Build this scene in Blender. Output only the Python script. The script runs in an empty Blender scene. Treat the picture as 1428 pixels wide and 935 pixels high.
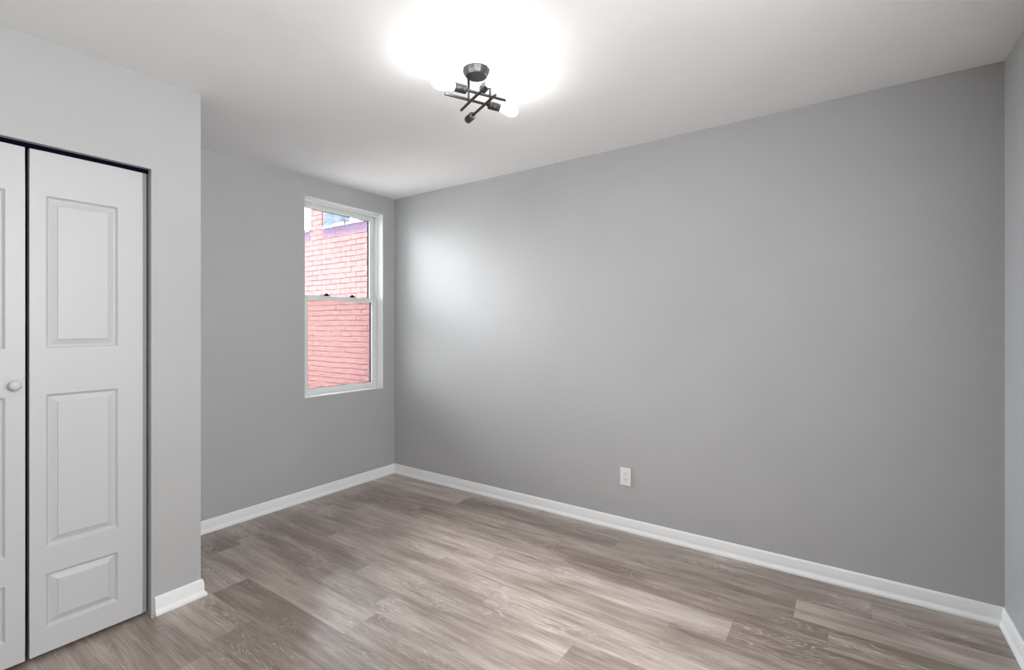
import bpy, bmesh, math, random
from mathutils import Vector, Matrix, noise

# ---------------------------------------------------------------- camera, world, sun, exposure
S = bpy.context.scene
COL = S.collection
PXW, PXH, FPX = 1428, 935, 668.0
HORIZON = 456.0
CAMZ = 1.33
cam = bpy.data.cameras.new('camera'); cam.sensor_fit = 'HORIZONTAL'; cam.sensor_width = 36.0
cam.lens = 36.0 * FPX / PXW
cam.shift_y = -(PXH / 2 - HORIZON) / PXW
cam.clip_start = 0.02; cam.clip_end = 300
camo = bpy.data.objects.new('camera', cam); COL.objects.link(camo)
YAW = math.atan(964 / FPX)                       # forward = (sin, cos)
camo.location = (0, 0, CAMZ)
camo.rotation_euler = (math.pi / 2, 0, -YAW)
S.camera = camo

S.view_settings.view_transform = 'Standard'
S.view_settings.look = 'None'
S.view_settings.gamma = 1.0
S.view_settings.use_curve_mapping = False
S.view_settings.exposure = 0.25

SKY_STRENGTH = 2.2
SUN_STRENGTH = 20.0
GLOW = ((0.66, 1, 0.90, 150.0), (-0.45, 1, 0.6, 6.0), (-1.05, 1, 0.55, 8.0), (-0.08, 1, 0.18, 36.0))     # bright sky patches added to light the room: direction, strength
BULB_EMIT = 48.0

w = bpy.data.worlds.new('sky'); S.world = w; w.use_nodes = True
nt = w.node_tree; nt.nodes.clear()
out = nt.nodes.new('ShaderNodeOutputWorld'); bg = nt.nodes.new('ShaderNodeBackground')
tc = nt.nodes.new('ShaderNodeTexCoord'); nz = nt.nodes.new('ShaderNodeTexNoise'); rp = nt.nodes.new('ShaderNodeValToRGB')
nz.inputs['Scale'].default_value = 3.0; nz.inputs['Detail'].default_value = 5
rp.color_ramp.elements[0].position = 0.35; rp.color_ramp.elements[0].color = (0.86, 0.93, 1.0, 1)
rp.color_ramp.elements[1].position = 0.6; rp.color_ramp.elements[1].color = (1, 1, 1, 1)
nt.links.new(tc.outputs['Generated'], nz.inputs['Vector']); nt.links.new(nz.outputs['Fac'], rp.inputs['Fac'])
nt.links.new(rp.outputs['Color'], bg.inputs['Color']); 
acc = None
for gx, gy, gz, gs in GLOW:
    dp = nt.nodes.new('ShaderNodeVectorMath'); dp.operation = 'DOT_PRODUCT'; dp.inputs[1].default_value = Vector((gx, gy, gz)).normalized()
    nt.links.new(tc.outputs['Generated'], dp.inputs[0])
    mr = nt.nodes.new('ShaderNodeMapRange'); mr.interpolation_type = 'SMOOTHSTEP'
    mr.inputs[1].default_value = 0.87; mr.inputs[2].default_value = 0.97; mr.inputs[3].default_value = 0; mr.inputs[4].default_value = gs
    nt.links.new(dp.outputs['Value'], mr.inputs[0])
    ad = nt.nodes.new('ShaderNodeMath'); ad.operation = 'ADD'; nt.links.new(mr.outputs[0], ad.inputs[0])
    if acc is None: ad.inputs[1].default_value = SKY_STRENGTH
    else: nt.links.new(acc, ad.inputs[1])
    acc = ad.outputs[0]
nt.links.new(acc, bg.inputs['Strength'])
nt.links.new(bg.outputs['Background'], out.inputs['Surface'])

sun = bpy.data.lights.new('sun', 'SUN'); sun.energy = SUN_STRENGTH; sun.angle = math.radians(3); sun.color = (1.0, 0.96, 0.92)
suno = bpy.data.objects.new('sun', sun); COL.objects.link(suno)
suno.rotation_euler = Vector((-0.35, -0.02, 1.0)).to_track_quat('Z', 'Y').to_euler()
suno.location = (-6, 6, 9)

portal = bpy.data.lights.new('window_portal', 'AREA'); portal.shape = 'RECTANGLE'; portal.size = 0.74; portal.size_y = 1.54
portal.cycles.is_portal = True
po = bpy.data.objects.new('window_portal', portal); COL.objects.link(po)
po.location = (2.479, 3.60, 1.562); po.rotation_euler = (-math.pi / 2, 0, 0)   # shines towards -Y

# added fill light for the room, at the made-up window behind the camera
fill_lamp = bpy.data.lights.new('rear_fill_light', 'AREA'); fill_lamp.shape = 'RECTANGLE'; fill_lamp.size = 1.30; fill_lamp.size_y = 1.10; fill_lamp.energy = 53.0
fill_obj = bpy.data.objects.new('rear_fill_light', fill_lamp); COL.objects.link(fill_obj)
fill_obj.location = (0.45, -0.583, 1.74); fill_obj.rotation_euler = (math.pi / 2, 0, 0)

# ---------------------------------------------------------------- helpers
def V(*a): return Vector(a)
class MB:
    """collects shapes in one bmesh"""
    def __init__(self): self.b = bmesh.new()
    def box(self, x0, x1, y0, y1, z0, z1, bev=0.0, seg=2):
        vs = [self.b.verts.new((x, y, z)) for x in (x0, x1) for y in (y0, y1) for z in (z0, z1)]
        F = [(0,1,3,2),(4,6,7,5),(0,4,5,1),(2,3,7,6),(0,2,6,4),(1,5,7,3)]
        fs = [self.b.faces.new([vs[i] for i in f]) for f in F]
        if bev > 0:
            es = list({e for f in fs for e in f.edges})
            bmesh.ops.bevel(self.b, geom=es, offset=bev, segments=seg, affect='EDGES', profile=0.5)
        return self
    def prism(self, pts, z0, z1):
        n = len(pts)
        z0s = z0 if isinstance(z0, (list, tuple)) else [z0] * n
        z1s = z1 if isinstance(z1, (list, tuple)) else [z1] * n
        lo = [self.b.verts.new((p[0], p[1], z)) for p, z in zip(pts, z0s)]
        hi = [self.b.verts.new((p[0], p[1], z)) for p, z in zip(pts, z1s)]
        self.b.faces.new(lo[::-1]); self.b.faces.new(hi)
        for i in range(n):
            j = (i + 1) % n
            self.b.faces.new((lo[i], lo[j], hi[j], hi[i]))
        return self
    def lathe(self, prof, seg=24, M=None, sm=True):
        """prof: list of (r, z) revolved about local Z"""
        rings = []
        for r, z in prof:
            if r < 1e-6: rings.append([self.b.verts.new((0, 0, z))])
            else: rings.append([self.b.verts.new((r * math.cos(2*math.pi*k/seg), r * math.sin(2*math.pi*k/seg), z)) for k in range(seg)])
        nf = []
        for a, b in zip(rings, rings[1:]):
            for k in range(seg):
                l = (k + 1) % seg
                if len(a) == 1 and len(b) == 1: continue
                if len(a) == 1: f = (a[0], b[l], b[k])
                elif len(b) == 1: f = (a[k], a[l], b[0])
                else: f = (a[k], a[l], b[l], b[k])
                fc = self.b.faces.new(f); fc.smooth = sm; nf.append(fc)
        if M is not None:
            bmesh.ops.transform(self.b, matrix=M, verts=[v for r in rings for v in r])
        return self
    def sweep(self, path, prof):
        """baseboard: path = list of 2D points on the wall, prof=(offset to the left of travel, z); mitred"""
        n = len(path); rows = []
        for i, p in enumerate(path):
            p = Vector(p)
            d0 = (p - Vector(path[i-1])).normalized() if i else None
            d1 = (Vector(path[i+1]) - p).normalized() if i < n - 1 else None
            n0 = Vector((-d0.y, d0.x)) if d0 else None; n1 = Vector((-d1.y, d1.x)) if d1 else None
            if n0 is None: m = n1
            elif n1 is None: m = n0
            else:
                m = (n0 + n1); m = m / m.dot(n0)
            rows.append([self.b.verts.new((p.x + m.x * o, p.y + m.y * o, z)) for o, z in prof])
        k = len(prof)
        for a, b in zip(rows, rows[1:]):
            for i in range(k):
                j = (i + 1) % k
                self.b.faces.new((a[i], b[i], b[j], a[j]))
        self.b.faces.new(rows[0]); self.b.faces.new(rows[-1][::-1])
        return self
    def build(self, name, mat, parent=None, smooth_angle=None, origin=None):
        bmesh.ops.recalc_face_normals(self.b, faces=self.b.faces)
        me = bpy.data.meshes.new(name)
        if origin is not None:
            bmesh.ops.translate(self.b, vec=-Vector(origin), verts=self.b.verts)
        self.b.to_mesh(me); self.b.free()
        if smooth_angle:
            for p in me.polygons: p.use_smooth = True
            me.set_sharp_from_angle(angle=math.radians(smooth_angle))
        o = bpy.data.objects.new(name, me); COL.objects.link(o)
        if mat: me.materials.append(mat)
        if origin is not None: o.location = origin
        if parent:
            o.parent = parent
            if origin is None: o.location = -Vector(parent.location) if parent.type == 'EMPTY' and not parent.parent else V(0, 0, 0)
            else: o.location = Vector(origin) - Vector(parent.location)
        return o
def tag(o, label=None, cat=None, group=None, kind=None):
    if label: o['label'] = label
    if cat: o['category'] = cat
    if group: o['group'] = group
    if kind: o['kind'] = kind
    return o
def empty(name, loc):
    o = bpy.data.objects.new(name, None); o.location = loc; o.empty_display_size = 0.1; COL.objects.link(o); return o

class NT:
    def __init__(self, name):
        self.m = bpy.data.materials.new(name); self.m.use_nodes = True; self.t = self.m.node_tree; self.t.nodes.clear()
        self.o = self.n('ShaderNodeOutputMaterial')
    def n(self, typ, **kw):
        x = self.t.nodes.new(typ)
        for k, v in kw.items(): setattr(x, k, v)
        return x
    def l(self, a, b): self.t.links.new(a, b)
    def noise(self, vec, scale, detail=4, rough=0.55, dist=0.0):
        x = self.n('ShaderNodeTexNoise'); x.inputs['Scale'].default_value = scale; x.inputs['Detail'].default_value = detail
        x.inputs['Roughness'].default_value = rough; x.inputs['Distortion'].default_value = dist
        if vec is not None: self.l(vec, x.inputs['Vector'])
        return x.outputs['Fac']
    def ramp(self, fac, stops):
        x = self.n('ShaderNodeValToRGB'); e = x.color_ramp.elements
        while len(e) < len(stops): e.new(0.5)
        for i, (p, c) in enumerate(stops):
            e[i].position = p; e[i].color = (*c, 1) if len(c) == 3 else c
        self.l(fac, x.inputs['Fac']); return x.outputs['Color']
    def math(self, op, a, b=None, c=None, clamp=False):
        x = self.n('ShaderNodeMath', operation=op); x.use_clamp = clamp
        for i, v in enumerate((a, b, c)):
            if v is None: continue
            if isinstance(v, (int, float)): x.inputs[i].default_value = v
            else: self.l(v, x.inputs[i])
        return x.outputs[0]
    def mapping(self, vec, scale=(1,1,1), loc=(0,0,0), rot=(0,0,0)):
        x = self.n('ShaderNodeMapping'); x.inputs['Scale'].default_value = scale; x.inputs['Location'].default_value = loc
        x.inputs['Rotation'].default_value = rot; self.l(vec, x.inputs['Vector']); return x.outputs['Vector']
    def mix(self, fac, a, b, blend='MIX'):
        x = self.n('ShaderNodeMix', data_type='RGBA', blend_type=blend)
        for s, v in ((0, fac), (6, a), (7, b)):
            if isinstance(v, (int, float)): x.inputs[s].default_value = v
            elif isinstance(v, tuple): x.inputs[s].default_value = (*v, 1)
            else: self.l(v, x.inputs[s])
        return x.outputs[2]
    def bump(self, h, strength, dist=0.01):
        x = self.n('ShaderNodeBump'); x.inputs['Strength'].default_value = strength; x.inputs['Distance'].default_value = dist
        self.l(h, x.inputs['Height']); return x.outputs['Normal']
    def principled(self, color, rough, metal=0.0, normal=None, spec=0.5, coat=0.0):
        p = self.n('ShaderNodeBsdfPrincipled')
        if isinstance(color, tuple): p.inputs['Base Color'].default_value = (*color, 1)
        else: self.l(color, p.inputs['Base Color'])
        if isinstance(rough, (int, float)): p.inputs['Roughness'].default_value = rough
        else: self.l(rough, p.inputs['Roughness'])
        p.inputs['Metallic'].default_value = metal; p.inputs['Specular IOR Level'].default_value = spec
        p.inputs['Coat Weight'].default_value = coat
        if normal is not None: self.l(normal, p.inputs['Normal'])
        self.l(p.outputs[0], self.o.inputs['Surface']); return p

def paint(name, col, rough, var=0.03, bump=0.15, scale=2.0, spec=0.4, fine=90):
    t = NT(name); oc = t.n('ShaderNodeNewGeometry').outputs['Position']
    n1 = t.noise(oc, scale, 3)
    c = t.ramp(n1, [(0.3, tuple(v * (1 - var) for v in col)), (0.7, tuple(min(1, v * (1 + var)) for v in col))])
    h = t.math('ADD', t.math('MULTIPLY', t.noise(oc, 3.5, 2), 3.0), t.math('MULTIPLY', t.noise(oc, fine, 2), 0.12))
    t.principled(c, rough, normal=t.bump(h, bump, 0.004), spec=spec)
    return t.m

M_WALL = paint('wall_paint', (0.425, 0.427, 0.428), 0.5, 0.02, 0.35)
M_CEIL = paint('ceiling_paint', (0.86, 0.86, 0.86), 0.65, 0.015, 0.5, spec=0.3)
M_TRIM = paint('trim_paint', (0.80, 0.805, 0.81), 0.35, 0.01, 0.1)
M_DOOR = paint('door_paint', (0.51, 0.514, 0.518), 0.4, 0.01, 0.12, fine=220)
M_VINYL = paint('window_vinyl', (0.70, 0.72, 0.71), 0.4, 0.01, 0.05)
M_EDGE = paint('grey_edge', (0.26, 0.26, 0.265), 0.6, 0.02, 0.1)
M_DARK = paint('dark_gasket', (0.003, 0.005, 0.012), 0.8, 0.05, 0.05, spec=0.0)
M_OUTFRAME = paint('exterior_frame', (0.012, 0.011, 0.020), 0.8, 0.05, 0.05, spec=0.0)
M_PLASTIC = paint('outlet_plastic', (0.76, 0.76, 0.76), 0.3, 0.005, 0.02)
M_SLOT = paint('outlet_slot', (0.02, 0.02, 0.02), 0.6, 0.01, 0.01)
M_CONCRETE = paint('concrete', (0.68, 0.67, 0.66), 0.9, 0.15, 0.6)
def metal(name, col, rough, m=1.0):
    t = NT(name); oc = t.n('ShaderNodeTexCoord').outputs['Object']
    r = t.math('MULTIPLY_ADD', t.noise(oc, 60, 3), 0.15, rough)
    t.principled(col, r, m); return t.m
M_METAL = metal('brushed_steel_dark', (0.085, 0.085, 0.085), 0.46)
M_NICKEL = metal('canopy_nickel', (0.10, 0.10, 0.10), 0.42)
M_CERAMIC = metal('socket_liner', (0.75, 0.75, 0.75), 0.3, 0.0)
t = NT('bulb_glow'); e = t.n('ShaderNodeEmission'); e.inputs['Color'].default_value = (1, 0.985, 0.96, 1); e.inputs['Strength'].default_value = BULB_EMIT
t.l(e.outputs[0], t.o.inputs['Surface']); M_BULB = t.m
t = NT('window_glass'); lw = t.n('ShaderNodeFresnel'); lw.inputs['IOR'].default_value = 1.45
tr = t.n('ShaderNodeBsdfTransparent'); gl = t.n('ShaderNodeBsdfGlossy'); gl.inputs['Roughness'].default_value = 0.02
tr.inputs['Color'].default_value = (0.96, 0.97, 0.975, 1)
mx = t.n('ShaderNodeMixShader'); t.l(lw.outputs[0], mx.inputs[0]); t.l(tr.outputs[0], mx.inputs[1]); t.l(gl.outputs[0], mx.inputs[2])
t.l(mx.outputs[0], t.o.inputs['Surface']); M_GLASS = t.m
t = NT('insect_screen'); tr = t.n('ShaderNodeBsdfTransparent'); df = t.n('ShaderNodeBsdfDiffuse'); df.inputs['Color'].default_value = (0.24, 0.17, 0.15, 1)
mx = t.n('ShaderNodeMixShader'); mx.inputs[0].default_value = 0.32; t.l(tr.outputs[0], mx.inputs[1]); t.l(df.outputs[0], mx.inputs[2])
t.l(mx.outputs[0], t.o.inputs['Surface']); M_SCREEN = t.m

def wood_floor():
    t = NT('vinyl_plank')
    uv = t.n('ShaderNodeUVMap', uv_map='UVMap').outputs['UV']          # metres: x across, y along (offset per plank)
    at = t.n('ShaderNodeAttribute', attribute_name='tone'); tone = at.outputs['Fac']
    # long grain streaks
    warp = t.noise(t.mapping(uv, (5, 1.2, 1)), 1.0, 3, 0.5)
    sx = t.n('ShaderNodeSeparateXYZ'); t.l(uv, sx.inputs[0])
    xx = t.math('MULTIPLY_ADD', warp, 0.05, sx.outputs['X'])
    cx = t.n('ShaderNodeCombineXYZ'); t.l(xx, cx.inputs[0]); t.l(sx.outputs['Y'], cx.inputs[1])
    wv = cx.outputs[0]
    g1 = t.noise(t.mapping(wv, (30, 2.2, 1)), 1.0, 6, 0.62)
    g2 = t.noise(t.mapping(wv, (190, 5, 1)), 1.0, 4, 0.65)
    g3 = t.noise(t.mapping(uv, (9, 1.6, 1)), 1.0, 3, 0.5)
    v = t.math('ADD', t.math('MULTIPLY', g1, 0.31), t.math('ADD', t.math('MULTIPLY', g2, 0.31), t.math('MULTIPLY', g3, 0.38)))
    v = t.math('ADD', v, t.math('MULTIPLY_ADD', tone, 0.22, -0.11))
    col = t.ramp(v, [(0.34, (0.120, 0.084, 0.066)), (0.46, (0.22, 0.168, 0.139)), (0.57, (0.38, 0.315, 0.275)), (0.70, (0.57, 0.505, 0.46))])
    # cathedral grain: bands of a stretched noise field, shown only in patches, limed pale
    fld = t.noise(t.mapping(uv, (10, 1.9, 1), (3.3, 1.7, 0)), 1.0, 2, 0.45, 0.3)
    bands = t.math('SINE', t.math('MULTIPLY', fld, 150.0))
    bands = t.math('MULTIPLY_ADD', bands, 0.5, 0.5)
    bands = t.math('POWER', bands, 3.0)
    patch = t.noise(t.mapping(uv, (7.5, 2.1, 1), (9.1, 4.2, 0)), 1.0, 3, 0.6)
    patch = t.math('MULTIPLY', t.math('SUBTRACT', patch, 0.47), 6.0, clamp=True)
    flake = t.noise(t.mapping(uv, (120, 14, 1)), 1.0, 3, 0.6)
    flake = t.math('MULTIPLY', t.math('SUBTRACT', flake, 0.42), 5.0, clamp=True)
    lime = t.math('MULTIPLY', t.math('MULTIPLY', bands, patch), flake)
    lime2 = t.noise(t.mapping(wv, (240, 9, 1), (5, 5, 0)), 1.0, 3, 0.7)
    lime2 = t.math('MULTIPLY', t.math('SUBTRACT', lime2, 0.63), 5.0, clamp=True)
    lm = t.math('MAXIMUM', t.math('MULTIPLY', lime, 0.8), t.math('MULTIPLY', lime2, 0.35))
    col = t.mix(lm, col, (0.60, 0.55, 0.51))
    # fine dark line along the plank joints
    ed = t.n('ShaderNodeAttribute', attribute_name='edge')
    ex = t.n('ShaderNodeSeparateXYZ'); t.l(ed.outputs['Vector'], ex.inputs[0])
    d = t.math('MINIMUM', ex.outputs['X'], ex.outputs['Y'])
    ln = t.math('LESS_THAN', d, 0.0011)
    col = t.mix(t.math('MULTIPLY', ln, 0.55), col, (0.05, 0.038, 0.03))
    h = t.math('ADD', t.math('MULTIPLY', g2, 0.5), t.math('MULTIPLY', lm, 0.3))
    r = t.math('MULTIPLY_ADD', g1, 0.10, 0.26)
    t.principled(col, r, normal=t.bump(h, 0.12, 0.001), spec=1.0, coat=0.25).inputs['Coat Roughness'].default_value = 0.34
    return t.m
M_FLOOR = wood_floor()

def brick(name):
    t = NT(name); pos = t.n('ShaderNodeNewGeometry').outputs['Position']
    s = t.n('ShaderNodeSeparateXYZ'); t.l(pos, s.inputs[0])
    w1 = t.noise(t.mapping(pos, (1.2, 3.0, 6)), 1.0, 3)
    w2 = t.noise(t.mapping(pos, (1.2, 9.0, 9), (4, 4, 4)), 1.0, 3)
    yy = t.math('ADD', s.outputs['Y'], t.math('MULTIPLY', w2, 0.03)); zz = t.math('ADD', s.outputs['Z'], t.math('MULTIPLY', w1, 0.022))
    c = t.n('ShaderNodeCombineXYZ'); t.l(t.math('ADD', yy, s.outputs['X']), c.inputs[0]); t.l(zz, c.inputs[1])
    b = t.n('ShaderNodeTexBrick'); t.l(c.outputs[0], b.inputs['Vector'])
    b.inputs['Scale'].default_value = 1.0; b.inputs['Brick Width'].default_value = 0.205; b.inputs['Row Height'].default_value = 0.0677
    b.inputs['Mortar Size'].default_value = 0.0070; b.inputs['Mortar Smooth'].default_value = 0.25; b.inputs['Bias'].default_value = 0.0
    b.offset = 0.5
    b.inputs['Color1'].default_value = (0.135, 0.054, 0.055, 1); b.inputs['Color2'].default_value = (0.145, 0.062, 0.061, 1)
    b.inputs['Mortar'].default_value = (0.028, 0.009, 0.012, 1)
    fill = t.noise(pos, 9, 4, 0.6)       # paint bridging some joints
    fill = t.math('MULTIPLY', t.math('SUBTRACT', fill, 0.49), 6.0, clamp=True)
    patchy = t.ramp(t.noise(pos, 2.5, 5), [(0.3, (0.135, 0.053, 0.051)), (0.7, (0.150, 0.064, 0.060))])
    col = t.mix(t.math('MULTIPLY', fill, 0.7), b.outputs['Color'], patchy)
    # weathered purple-grey band of the two top courses
    zt = t.math('MULTIPLY', t.math('SUBTRACT', t.math('ADD', s.outputs['Z'], t.math('MULTIPLY', t.noise(pos, 9, 3), 0.03)), 2.515), 60.0, clamp=True)
    ytop = t.math('GREATER_THAN', t.math('ABSOLUTE', t.math('SUBTRACT', s.outputs['Y'], 5.83)), 0.14)
    band = t.ramp(t.noise(pos, 30, 4), [(0.35, (0.018, 0.014, 0.035)), (0.65, (0.06, 0.042, 0.08))])
    col = t.mix(t.math('MULTIPLY', t.math('MULTIPLY', zt, ytop), 0.85), col, band)
    h = t.math('SUBTRACT', 1.0, b.outputs['Fac'])
    t.principled(col, 0.8, normal=t.bump(t.math('ADD', h, t.math('MULTIPLY', t.noise(pos, 60, 3), 0.3)), 0.5, 0.006), spec=0.2)
    return t.m
M_BRICK = brick('painted_brick')
M_COPING = paint('coping_stone', (0.12, 0.11, 0.19), 0.8, 0.5, 0.6, scale=14)
M_STUCCO = paint('grey_render', (0.24, 0.31, 0.34), 0.85, 0.40, 0.6, scale=11)

# ---------------------------------------------------------------- room shell
XL, YB = -0.95, -0.587                       # left wall, near wall
XR0, XR1 = 2.9827, 2.9952                    # right wall at far / near corner
YF, YC, XC = 3.3729, 2.6116, 1.0694          # window wall, closet front, closet corner
def yf(x): return YF + (XR0 - x) * 0.00815
def xr(y): return XR0 + (YF - y) * (XR1 - XR0) / (YF - YB)
PA, PB, PC = 2.4863, 0.0113, -0.0068
def zc(x, y): return 2.4886 + 0.0098 * (x - XR0) - 0.0062 * (y - YF)

# floor: one mesh of planks
def make_floor():
    bm = bmesh.new(); uvl = bm.loops.layers.uv.new('UVMap')
    tl = bm.faces.layers.float.new('tone'); el = bm.loops.layers.float_vector.new('edge')
    rnd = random.Random(11)
    L, W = 1.25, 0.178
    phase = {2.89: 0.55, 2.712: 1.145, 2.534: 0.19, 2.356: 0.056, 2.178: 0.41, 2.0: 0.64, 1.822: 1.435, 1.644: 0.93,
             1.466: 1.85, 1.288: 3.03, 1.11: 2.585, 0.932: 2.198}
    tones = {(2.712, 1): 0.80, (2.712, 0): 0.30, (2.534, 0): 0.42, (2.534, -1): 0.82, (2.356, 0): 0.30, (2.356, -1): 0.45,
             (2.178, 0): 0.74, (2.178, -1): 0.35, (2.178, 1): 0.75, (2.0, 0): 0.55, (2.0, -1): 0.55, (2.0, 1): 0.6,
             (1.11, 0): 0.62, (1.11, -1): 0.28, (1.288, 0): 0.15, (1.288, -1): 0.66, (0.932, 0): 0.62, (0.932, -1): 0.25,
             (1.822, 0): 0.55, (1.822, -1): 0.7, (1.644, 0): 0.55, (2.89, 0): 0.4, (2.89, 1): 0.55, (2.89, -1): 0.45}
    k = 0
    x1 = 2.89 + W
    while x1 > XL - 0.1:
        x0 = x1 - W
        key = round(x0, 3)
        key = min(phase, key=lambda q: abs(q - x0)) if min(abs(q - x0) for q in phase) < 0.02 else None
        y0 = phase[key] if key is not None else rnd.uniform(0, L)
        for j in range(-5, 4):
            a, b = y0 + j * L, y0 + (j + 1) * L
            a2, b2 = max(a, YB - .1), min(b, YF + 0.15)
            if b2 <= a2: continue
            tone = tones.get((key, j), rnd.uniform(0.4, 0.62)) if key is not None else rnd.uniform(0.4, 0.62)
            xa, xb = max(x0, XL - 0.1), min(x1, 3.1)
            vs = [bm.verts.new(p) for p in ((xa, a2, 0), (xb, a2, 0), (xb, b2, 0), (xa, b2, 0))]
            f = bm.faces.new(vs); f[tl] = tone
            ou, ov = rnd.uniform(0, 40), rnd.uniform(0, 40)
            for lp in f.loops:
                c = lp.vert.co
                lp[uvl].uv = (c.x - x0 + ou, c.y - a + ov)
                lp[el] = (min(c.x - x0, 9), min(c.y - a, 9), 0)
        x1 = x0
    # underside slab
    vs = [bm.verts.new(p) for p in ((XL - .1, YB - .1, -.02), (3.1, YB - .1, -.02), (3.1, YF + .15, -.02), (XL - .1, YF + .15, -.02))]
    bm.faces.new(vs[::-1])
    me = bpy.data.meshes.new('floor'); bm.to_mesh(me); bm.free()
    o = bpy.data.objects.new('floor', me); COL.objects.link(o); me.materials.append(M_FLOOR)
    tag(o, kind='structure'); return o
make_floor()

# ceiling: thick slab with a slightly uneven underside
bm = bmesh.new(); NX, NY = 40, 40
g = [[bm.verts.new((XL - .12 + (3.12 - XL + .12) * i / NX, YB - .12 + (YF + .17 - YB + .12) * j / NY, 0)) for j in range(NY + 1)] for i in range(NX + 1)]
for r in g:
    for v in r:
        v.co.z = zc(v.co.x, v.co.y) + 0.004 * noise.noise(Vector((v.co.x * 2.1, v.co.y * 2.1, 3.3)))
for i in range(NX):
    for j in range(NY):
        f = bm.faces.new((g[i][j], g[i][j+1], g[i+1][j+1], g[i+1][j])); f.smooth = True
top = [bm.verts.new((x, y, 2.72)) for x, y in ((XL - .12, YB - .12), (3.12, YB - .12), (3.12, YF + .17), (XL - .12, YF + .17))]
bm.faces.new(top)
def rim(vs, a, b): bm.faces.new([*vs, b, a])
rim([g[i][0] for i in range(NX + 1)], top[0], top[1]); rim([g[NX][j] for j in range(NY + 1)], top[1], top[2])
rim([g[i][NY] for i in range(NX, -1, -1)], top[2], top[3]); rim([g[0][j] for j in range(NY, -1, -1)], top[3], top[0])
me = bpy.data.meshes.new('ceiling'); bm.to_mesh(me); bm.free(); me.materials.append(M_CEIL)
o = bpy.data.objects.new('ceiling', me); COL.objects.link(o); tag(o, kind='structure')

HT = 2.56
WT = 0.165                                       # outer wall thickness
# right wall
tag(MB().prism([(XR0, yf(XR0)), (XR1, YB), (3.12, YB), (3.12, YF + .17), (XR0, YF + .17)], 0, HT).build('wall_right', M_WALL), kind='structure')
# window wall with the opening
WX0, WX1, WZ0, WZ1 = 2.102, 2.856, 0.789, 2.334
mb = MB()
Y2 = YF + WT
mb.prism([(XL, yf(XL)), (WX0, yf(WX0)), (WX0, Y2), (XL, Y2)], 0, HT)
mb.prism([(WX1, yf(WX1)), (XR0, yf(XR0)), (XR0, Y2), (WX1, Y2)], 0, HT)
mb.prism([(WX0, yf(WX0)), (WX1, yf(WX1)), (WX1, Y2), (WX0, Y2)], 0, WZ0)
mb.prism([(WX0, yf(WX0)), (WX1, yf(WX1)), (WX1, Y2), (WX0, Y2)], WZ1, HT)
tag(mb.build('wall_far', M_WALL), kind='structure')
# left wall, near wall with door
mb = MB().box(XL - .12, XL, YB - .12, YF + .17, 0, HT)
tag(mb.build('wall_left', M_WALL), kind='structure')
DX0, DX1 = 1.25, 2.03
RX0, RX1, RZ0, RZ1 = -0.20, 1.10, 1.19, 2.29
mb = MB().box(XL, RX0, YB - .12, YB, 0, HT).box(RX1, DX0, YB - .12, YB, 0, HT).box(RX0, RX1, YB - .12, YB, 0, RZ0).box(RX0, RX1, YB - .12, YB, RZ1, HT).box(DX1, 3.12, YB - .12, YB, 0, HT).box(DX0, DX1, YB - .12, YB, 2.05, HT)
tag(mb.build('wall_near', M_WALL), kind='structure')
# closet walls: front with opening, side return
OX0, OX1, OZ = -0.655, 0.8637, 2.0545
mb = MB().box(XL, OX0, YC, YC + .1, 0, HT).box(OX1, XC, YC, YC + .1, 0, HT).box(OX0, OX1, YC, YC + .1, OZ, HT)
mb.box(XC - .1, XC, YC + .1, yf(1.0), 0, HT)
tag(mb.build('wall_closet', M_WALL), kind='structure')

# baseboards
BP = [(0, 0), (0.021, 0), (0.022, 0.006), (0.0205, 0.013), (0.0165, 0.020), (0.0125, 0.026), (0.0115, 0.032), (0.011, 0.064), (0.0095, 0.068), (0.0095, 0.072), (0.007, 0.078), (0.004, 0.083), (0, 0.083)]
# travel with the room on the left
def run(name, path, i):
    """build the mitred path but keep only segment i"""
    m = MB(); n = len(path)
    P = [Vector(p) for p in path]
    def mit(k):
        d0 = (P[k] - P[k-1]).normalized() if k > 0 else None
        d1 = (P[k+1] - P[k]).normalized() if k < n - 1 else None
        n0 = Vector((-d0.y, d0.x)) if d0 else None; n1 = Vector((-d1.y, d1.x)) if d1 else None
        if n0 is None: return n1
        if n1 is None: return n0
        s = n0 + n1; return s / s.dot(n0)
    rows = []
    for k in (i, i + 1):
        mv = mit(k); rows.append([m.b.verts.new((P[k].x + mv.x*o, P[k].y + mv.y*o, z)) for o, z in BP])
    K = len(BP)
    for q in range(K):
        r = (q + 1) % K; m.b.faces.new((rows[0][q], rows[1][q], rows[1][r], rows[0][r]))
    m.b.faces.new(rows[0][::-1]); m.b.faces.new(rows[1])
    o = m.build(name, M_TRIM, smooth_angle=28); tag(o, kind='structure'); return o
BPATH = [(DX1 + .062, YB), (XR1, YB), (XR0, yf(XR0)), (XC, yf(XC)), (XC, YC), (OX1 + .012, YC)]
for i, nm in enumerate(['baseboard_near', 'baseboard_right', 'baseboard_far', 'baseboard_closet_side', 'baseboard_closet']): run(nm, BPATH, i)
run('baseboard_left', [(XL, YC), (XL, YB)], 0)
# ragged bit of caulk at the cut end of the closet baseboard
mb = MB(); rr = random.Random(3)
for q in range(9):
    x, y, r = OX1 + rr.uniform(-.004, .012), YC - rr.uniform(.003, .02), rr.uniform(.0015, .0035)
    mb.lathe([(0, 0), (r, r*.4), (r*.7, r*1.2), (0, r*1.6)], 7, Matrix.Translation((x, y, 0)))
o = mb.build('caulk_crumbs', M_COPING if False else M_CONCRETE)
tag(o, 'tiny crumbs of caulk on the floor at the end of the closet baseboard', 'debris', kind='stuff')

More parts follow.
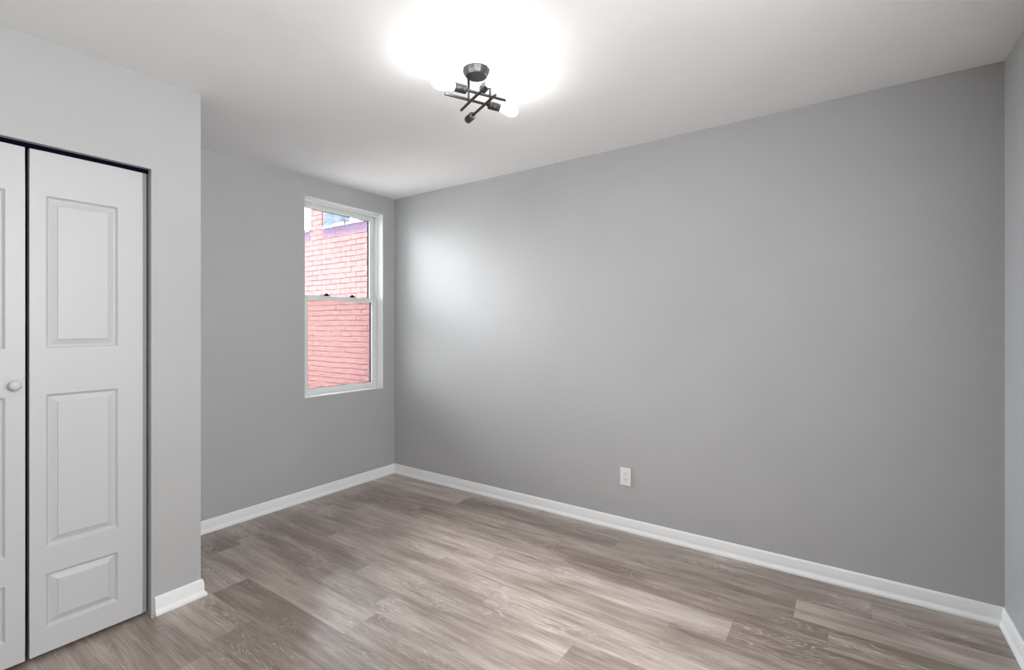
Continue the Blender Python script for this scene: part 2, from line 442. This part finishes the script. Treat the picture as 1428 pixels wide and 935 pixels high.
# ---------------------------------------------------------------- closet bifold doors
FY = YC + 0.030                                  # face of the leaves
def leaf_mesh(x0, x1, px0, px1, z0, z1):
    """slab with three raised panels; the face looks towards -Y"""
    m = MB(); b = m.b
    panels = [(0.115, 0.334), (0.441, 1.058), (1.243, 1.860)]
    xs = [x0, px0, px1, x1]; zs = [z0] + [v for p in panels for v in p] + [z1]
    bev = 0.003
    def vtx(x, y, z): return b.verts.new((x, y, z))
    cache = {}
    def gv(x, z):
        k = (round(x, 5), round(z, 5))
        if k not in cache: cache[k] = vtx(x, FY, z)
        return cache[k]
    for i in range(3):
        for j in range(len(zs) - 1):
            a = (xs[i], xs[i+1], zs[j], zs[j+1])
            if i == 1 and j % 2 == 1:
                prof = [(0.0025, 0.0010), (0.0045, 0.0060), (0.0065, 0.0075), (0.0095, 0.0115), (0.0130, 0.0120), (0.0165, 0.0110), (0.036, 0.0035), (0.0372, 0.0006)]
                prev = [gv(a[0], a[2]), gv(a[1], a[2]), gv(a[1], a[3]), gv(a[0], a[3])]
                for ins, dep in prof:
                    cur = [vtx(a[0]+ins, FY+dep, a[2]+ins), vtx(a[1]-ins, FY+dep, a[2]+ins), vtx(a[1]-ins, FY+dep, a[3]-ins), vtx(a[0]+ins, FY+dep, a[3]-ins)]
                    for q in range(4):
                        r = (q + 1) % 4; b.faces.new((prev[q], prev[r], cur[r], cur[q]))
                    prev = cur
                b.faces.new(prev)
            else:
                b.faces.new((gv(a[0], a[2]), gv(a[1], a[2]), gv(a[1], a[3]), gv(a[0], a[3])))
    # edges and back
    T = 0.034
    loop = [gv(x, z0) for x in xs] + [gv(x1, z) for z in zs[1:]] + [gv(x, z1) for x in (px1, px0, x0)] + [gv(x0, z) for z in zs[-2:0:-1]]
    ring1 = []
    for v in loop:
        dx = -bev if v.co.x == x0 else (bev if v.co.x == x1 else 0)
        ring1.append(v)
    bk = [vtx(v.co.x, FY + T, v.co.z) for v in loop]
    n = len(loop)
    for q in range(n):
        r = (q + 1) % n; b.faces.new((loop[q], bk[q], bk[r], loop[r]))
    b.faces.new(bk)
    ed = [e for e in b.edges if all(abs(v.co.y - FY) < 1e-6 for v in e.verts) and
          (all(abs(v.co.x - x0) < 1e-6 for v in e.verts) or all(abs(v.co.x - x1) < 1e-6 for v in e.verts) or all(abs(v.co.z - z1) < 1e-6 for v in e.verts))]
    bmesh.ops.bevel(b, geom=ed, offset=0.0025, segments=2, affect='EDGES', profile=0.5)
    return m
LZ0, LZ1 = 0.017, 2.036
def bifold(name, xr_, mirror, knobx, label):
    """pair of leaves: outer leaf next to the jamb"""
    root = empty(name, (xr_ - 0.38 if not mirror else xr_ + 0.38, FY, 0))
    tag(root, label, 'closet door', kind='structure')
    def place(m, nm, mat): return m.build(nm, mat, root, smooth_angle=None)
    if not mirror:
        place(leaf_mesh(0.469, 0.8405, 0.516, 0.751, LZ0, LZ1), 'door_leaf', M_DOOR)
        place(MB().box(0.8405, 0.856, FY + .004, FY + .034, LZ0, LZ1), 'edge_strip', M_EDGE)
        lf = place(leaf_mesh(0.0855, 0.457, 0.175, 0.404, LZ0, LZ1), 'door_leaf', M_DOOR)
    else:
        place(leaf_mesh(-0.6325, -0.261, -0.543, -0.308, LZ0, LZ1), 'door_leaf', M_DOOR)
        lf = place(leaf_mesh(-0.249, 0.0795, -0.196, 0.033, LZ0, LZ1), 'door_leaf', M_DOOR)
    kp = [(0, 0.0), (0.0125, 0.0), (0.0125, 0.003), (0.0085, 0.006), (0.0075, 0.012), (0.010, 0.016), (0.0165, 0.020), (0.0195, 0.0255), (0.0195, 0.030), (0.0165, 0.0355), (0.010, 0.039), (0, 0.040)]
    k = MB().lathe(kp, 28, Matrix.Rotation(math.pi / 2, 4, 'X'))
    ko = k.build('knob', M_DOOR, lf)
    ko.parent = lf; ko.location = Vector((knobx, FY, 1.104))
    return root
bifold('door_1', 0.8535, False, 0.425, 'white bifold closet door pair with round white knob, at right end of the closet opening')
bifold('door_2', -0.6325, True, -0.20, 'white bifold closet door pair at left end of the closet opening')
tag(MB().box(OX0 + .01, OX1 - .001, FY + .001, FY + .034, 2.0385, OZ, 0.001).build('trim_1', M_DARK), kind='structure')   # overhead door track

# entry door in the near wall (behind the camera)
root = empty('door_3', ((DX0 + DX1) / 2, YB - .05, 0)); tag(root, kind='structure')
MB().box(DX0 + .005, DX1 - .005, YB - .075, YB - .04, 0.01, 2.045, 0.002).build('door_leaf', M_DOOR, root)
mb = MB().box(DX0 - .06, DX0 - .002, YB, YB + .014, 0, 2.052, 0.003).box(DX1 + .002, DX1 + .06, YB, YB + .014, 0, 2.052, 0.003).box(DX0 - .06, DX1 + .06, YB, YB + .014, 2.052, 2.11, 0.003)
mb.build('door_casing', M_TRIM, root)
k = MB().lathe([(0, 0), (.03, 0), (.03, .005), (.012, .01), (.012, .025), (.026, .035), (.028, .048), (.02, .06), (0, .063)], 24, Matrix.Translation((DX0 + .07, YB - .04, 0.95)) @ Matrix.Rotation(-math.pi / 2, 4, 'X'))
k.build('door_knob', M_METAL, root)
root = empty('added_window', ((RX0 + RX1) / 2, YB - .06, RZ0)); tag(root, kind='structure')  # unseen window, added as a setting for the rear fill light
m = MB()
for a, b, c, d in ((RX0, RX0 + .03, RZ0, RZ1), (RX1 - .03, RX1, RZ0, RZ1), (RX0 + .03, RX1 - .03, RZ0, RZ0 + .03), (RX0 + .03, RX1 - .03, RZ1 - .03, RZ1), (RX0 + .03, RX1 - .03, 1.725, 1.755)): m.box(a, b, YB - .08, YB - .045, c, d, .002)
m.build('window_frame', M_VINYL, root)
MB().box(RX0 + .028, RX1 - .028, YB - .066, YB - .062, RZ0 + .028, RZ1 - .028).build('pane', M_GLASS, root)

# ---------------------------------------------------------------- window
root = empty('window_1', ((WX0 + WX1) / 2, 3.46, WZ0))
tag(root, 'white double hung window facing a painted brick wall', 'window', kind='structure')
def ring(m, x0, x1, z0, z1, wl, wr, wb, wt, y0, y1, bev=0.0015):
    m.box(x0, x0 + wl, y0, y1, z0, z1, bev); m.box(x1 - wr, x1, y0, y1, z0, z1, bev)
    m.box(x0 + wl - .0004, x1 - wr + .0004, y0, y1, z0, z0 + wb, bev); m.box(x0 + wl - .0004, x1 - wr + .0004, y0, y1, z1 - wt, z1, bev)
    return m
# drywall return lining, white
m = MB()
TH = 0.004
m.box(WX1 - TH, WX1, 3.381, 3.4525, WZ0, WZ1); m.box(WX0, WX0 + TH, 3.383, 3.4525, WZ0, WZ1)
m.box(WX0 + TH, WX1 - TH, 3.383, 3.4525, WZ1 - TH, WZ1)
m.build('return_lining', M_VINYL, root)
MB().box(WX0 - .001, WX1 + .001, 3.3725, 3.4525, WZ0 - .004, WZ0 + .0035, 0.001).build('window_sill', M_TRIM, root)
# frame with tracks
m = MB()
fx0, fx1, fz0, fz1 = WX0 + .001, WX1 - .001, WZ0 + .002, WZ1 - .001
ring(m, fx0, fx1, fz0, fz1, .008, .008, .008, .012, 3.447, 3.536)
m.box(fx0 + .008, fx0 + .016, 3.447, 3.4555, fz0, fz1, .001)
m.box(fx0 + .008, fx1 - .008, 3.447, 3.458, fz1 - .024, fz1 - .010, .001)
for xa, xb in ((fx0 + .007, fx0 + .020), (fx1 - .014, fx1 - .007)): m.box(xa, xb, 3.4845, 3.4875, fz0, fz1, .0005)
m.box(fx0 + .008, fx1 - .008, 3.4845, 3.4885, fz1 - .036, fz1 - .010, .001)
m.build('window_frame', M_VINYL, root)
m = MB(); ring(m, fx0 + .002, fx1 - .002, fz0 + .002, fz1 - .002, .020, .020, .020, .030, 3.5245, 3.540); m.build('outer_frame', M_OUTFRAME, root)
# lower sash (inner track)
ls = MB(); LX0, LX1, LZa, LZb = 2.122, 2.846, 0.797, 1.580
ring(ls, LX0, LX1, LZa, LZb, .055, .048, .042, .037, 3.4565, 3.4690, 0.002)
lso = ls.build('lower_sash', M_VINYL, root)
m = MB(); ring(m, LX0 + .004, LX1 - .004, LZa + .004, LZb - .003, .0495, .0425, .040, .0325, 3.4692, 3.4840, 0.0005); m.build('gasket', M_DARK, lso)
MB().box(LX0 + .05, LX1 - .043, 3.4698, 3.4718, LZa + .035, LZb - .03).build('pane', M_GLASS, lso)
for xc in (2.352, 2.60):
    m = MB(); m.box(xc - .028, xc + .028, 3.459, 3.478, LZb, LZb + .006, 0.001); m.box(xc - .020, xc + .012, 3.462, 3.476, LZb + .006, LZb + .014, 0.002)
    m.lathe([(0, 0), (.009, 0), (.009, .016), (.005, .018), (0, .018)], 16, Matrix.Translation((xc - .002, 3.470, LZb + .004)))
    m.box(xc, xc + .030, 3.464, 3.471, LZb + .012, LZb + .016, .001)
    m.build('sash_lock', M_DARK, lso)
# upper sash (outer track)
us = MB(); UX0, UX1, UZa, UZb = 2.122, 2.843, 1.548, 2.320
ring(us, UX0, UX1, UZa, UZb, .045, .046, .030, .045, 3.4890, 3.4985, 0.002)
uso = us.build('upper_sash', M_VINYL, root)
m = MB(); ring(m, UX0 + .004, UX1 - .004, UZa + .004, UZb - .004, .040, .0415, .028, .0400, 3.4987, 3.5235, 0.0005); m.build('gasket', M_DARK, uso)
MB().box(UX0 + .04, UX1 - .04, 3.4995, 3.5015, UZa + .025, UZb - .04).build('pane', M_GLASS, uso)
# insect screen outside the lower half
m = MB(); m.box(fx0 + .022, fx1 - .022, 3.5290, 3.5295, fz0 + .022, 1.560); m.build('insect_screen', M_SCREEN, root)

# ---------------------------------------------------------------- outlet
oy, oz = 1.170, 0.3525
ox = xr(oy)
root = empty('electrical_outlet', (ox, oy, oz - .057))
tag(root, 'white duplex electrical outlet low on the long grey wall above the baseboard', 'outlet')
MB().box(ox - .006, ox, oy - .0355, oy + .0355, oz - .0575, oz + .0575, 0.0025).build('cover_plate', M_PLASTIC, root)
for s in (1, -1):
    cz = oz + s * .0195
    pts = []
    for a in range(0, 360, 15):
        c_, s_ = math.cos(math.radians(a)), math.sin(math.radians(a))
        pts.append((max(-.0135, min(.0135, .0172 * c_)), max(-.0145, min(.0145, .0172 * s_)) if False else .0152 * s_))
    m = MB(); A = [m.b.verts.new((ox - .0055, oy + p, cz + q)) for p, q in pts]; B = [m.b.verts.new((ox - .0078, oy + p * .97, cz + q * .97)) for p, q in pts]
    n = len(A); m.b.faces.new(B)
    for i in range(n): m.b.faces.new((A[i], A[(i+1) % n], B[(i+1) % n], B[i]))
    rc = m.build('receptacle', M_PLASTIC, root)
    m = MB(); m.box(ox - .0082, ox - .0070, oy - .0076, oy - .0050, cz - .001, cz + .008); m.box(ox - .0082, ox - .0070, oy + .0048, oy + .0072, cz - .0005, cz + .0070)
    m.lathe([(0, 0), (.0027, 0), (.0027, .0012), (0, .0012)], 12, Matrix.Translation((ox - .0082, oy, cz - .0075)) @ Matrix.Rotation(math.pi/2, 4, 'Y'))
    m.build('slots', M_SLOT, rc)
m = MB().lathe([(0, 0), (.003, 0), (.0025, .001), (0, .0014)], 12, Matrix.Translation((ox - .006, oy, oz)) @ Matrix.Rotation(-math.pi/2, 4, 'Y')); m.build('screw', M_CERAMIC, root)

# ---------------------------------------------------------------- ceiling light
CX, CY = 1.683, 1.362
CZ = zc(CX, CY)
root = empty('ceiling_light', (CX, CY, CZ))
tag(root, 'ceiling light of crossed dark metal rods with three glowing bulbs and an empty socket', 'ceiling light')
def dirmat(p, d, roll=0):
    return Matrix.Translation(p) @ Vector(d).to_track_quat('Z', 'Y').to_matrix().to_4x4()
# canopy: faceted dish
m = MB(); m.lathe([(0, 0.004), (.0605, 0.004), (.0610, -0.004), (.0560, -0.016), (.0500, -0.027), (.0460, -0.031), (0, -0.031)], 12, Matrix.Translation((CX, CY, CZ)), sm=False)
m.build('canopy', M_NICKEL, root)
# measured rods
ZA = 2.365; ZB_ = 2.350
A0, A1 = V(1.604, 1.355, ZA), V(1.784, 1.274, ZA)
Bs, B1 = V(1.578, 1.458, ZA), V(1.773, 1.360, ZA)
C0, C1 = V(1.716, 1.484, ZB_), V(1.622, 1.275, ZB_)
D0, D1 = V(1.698, 1.252, ZB_), V(1.784, 1.482, ZB_)
ux = (V(1.784 - 1.604 + 1.773 - 1.578, 1.274 - 1.355 + 1.36 - 1.458, 0)).normalized()
uy = V(-ux.y, ux.x, 0)                           # rods C, D run along uy
def uvw(p): r = p - V(CX, CY, 0); return r.dot(ux), r.dot(uy)
def P(u, v, z): return V(CX, CY, 0) + ux * u + uy * v + V(0, 0, z)
ROD = 0.0062
def rod(u0, v0, u1, v1, z):
    p, q = P(u0, v0, z), P(u1, v1, z); L = (q - p).length
    m = MB().lathe([(0, 0), (ROD*.8, 0), (ROD, .0015), (ROD, L - .0015), (ROD*.8, L), (0, L)], 16, dirmat(p, q - p)); m.build('rod', M_METAL, root)
SOCK = [(0, -.002), (.0075, -.002), (.0165, 0.001), (.0180, 0.004), (.0180, .016), (.0172, .017), (.0172, .019), (.0180, .020), (.0180, .056), (.0165, .0575), (.0150, .056), (.0150, .012), (0, .012)]
BULB = [(0.0130, .040), (.0135, .052), (.0150, .062), (.0190, .078), (.0245, .097), (.0290, .116), (.0305, .130), (.0290, .146), (.0240, .158), (.0150, .166), (.006, .1695), (0, .170)]
def socket(u, v, du, dv, z, bulb=True):
    p = P(u, v, z); d = ux * du + uy * dv; M = dirmat(p, d)
    so = MB().lathe(SOCK, 24, M).build('lamp_socket', M_METAL, root)
    if bulb:
        b = MB().lathe([(min(r, .0135) if zz < .055 else r * .82 + .0015, .04 + (zz - .04) * .88) if r > 0 else (0, .04 + (zz - .04) * .88) for r, zz in BULB], 24, M).build('light_bulb', M_BULB, so)
    else:
        so['label'] = 'empty socket without a bulb'
        MB().lathe([(0, .014), (.0118, .014), (.0118, .050), (.0140, .050), (.0140, .0130), (0, .0130)], 20, M).build('socket_liner', M_CERAMIC, so)
(a0u, av), (a1u, av2) = uvw(A0), uvw(A1)
(b0u, bv), (b1u, bv2) = uvw(Bs), uvw(B1)
(cu, c0v), (cu2, c1v) = uvw(C0), uvw(C1)
(du_, d0v), (du2, d1v) = uvw(D0), uvw(D1)
av = (av + av2) / 2; bv = (bv + bv2) / 2; cu = (cu + cu2) / 2; du_ = (du_ + du2) / 2
rod(a0u, av, a1u, av, ZA); socket(a0u, av, -1, 0, ZA)
rod(b0u, bv, b1u, bv, ZA); socket(b1u, bv, 1, 0, ZA)
rod(cu, c0v, cu, c1v, ZB_); socket(cu, c1v, 0, -1, ZB_)
rod(du_, d0v, du_, d1v, ZB_); socket(du_, d1v - .006, 0, 1, ZB_, False)
for u, v in ((cu, bv), (du_, av)):
    p = P(u, v, ZB_)
    m = MB().lathe([(0, 0), (.0052, 0), (.0052, CZ - .028 - ZB_), (0, CZ - .028 - ZB_)], 14, Matrix.Translation(p)); m.build('stem', M_NICKEL, root)

# ---------------------------------------------------------------- outside
GZ = -0.45
tag(MB().box(-25, 30, YF + .4, 60, GZ - .2, GZ).build('ground', M_CONCRETE), kind='structure')  # unseen ground, set high and pale to bounce sunlight onto the ceiling
BX = 3.8
root = empty('neighbouring_building', (BX + 2, 8, GZ))
tag(root, 'neighbouring brick building painted red, seen through the window', 'building')
MB().box(BX, BX + 4, 3.6, 14, GZ, 2.625).build('brick_wall', M_BRICK, root)
rr = random.Random(5)
for y, yend in ((3.6, 5.690), (5.977, 13.9)):
  mb = MB()
  while y < yend:
    L = min(rr.uniform(.18, .34), yend - y + .001); e = rr.uniform(0, .012)
    mb.box(BX - .012 - e, BX + .30, y, y + L, 2.6252, 2.662 + rr.uniform(-.01, .012))
    y += L
  mb.build('coping', M_COPING, root)
MB().box(BX - .004, BX + .42, 5.700, 5.973, 2.60, 3.9, 0.008).build('chimney', M_BRICK, root)
MB().box(BX + .012, BX + .425, 5.688, 5.702, 2.655, 3.88, 0.003).build('render_coat', M_STUCCO, root)
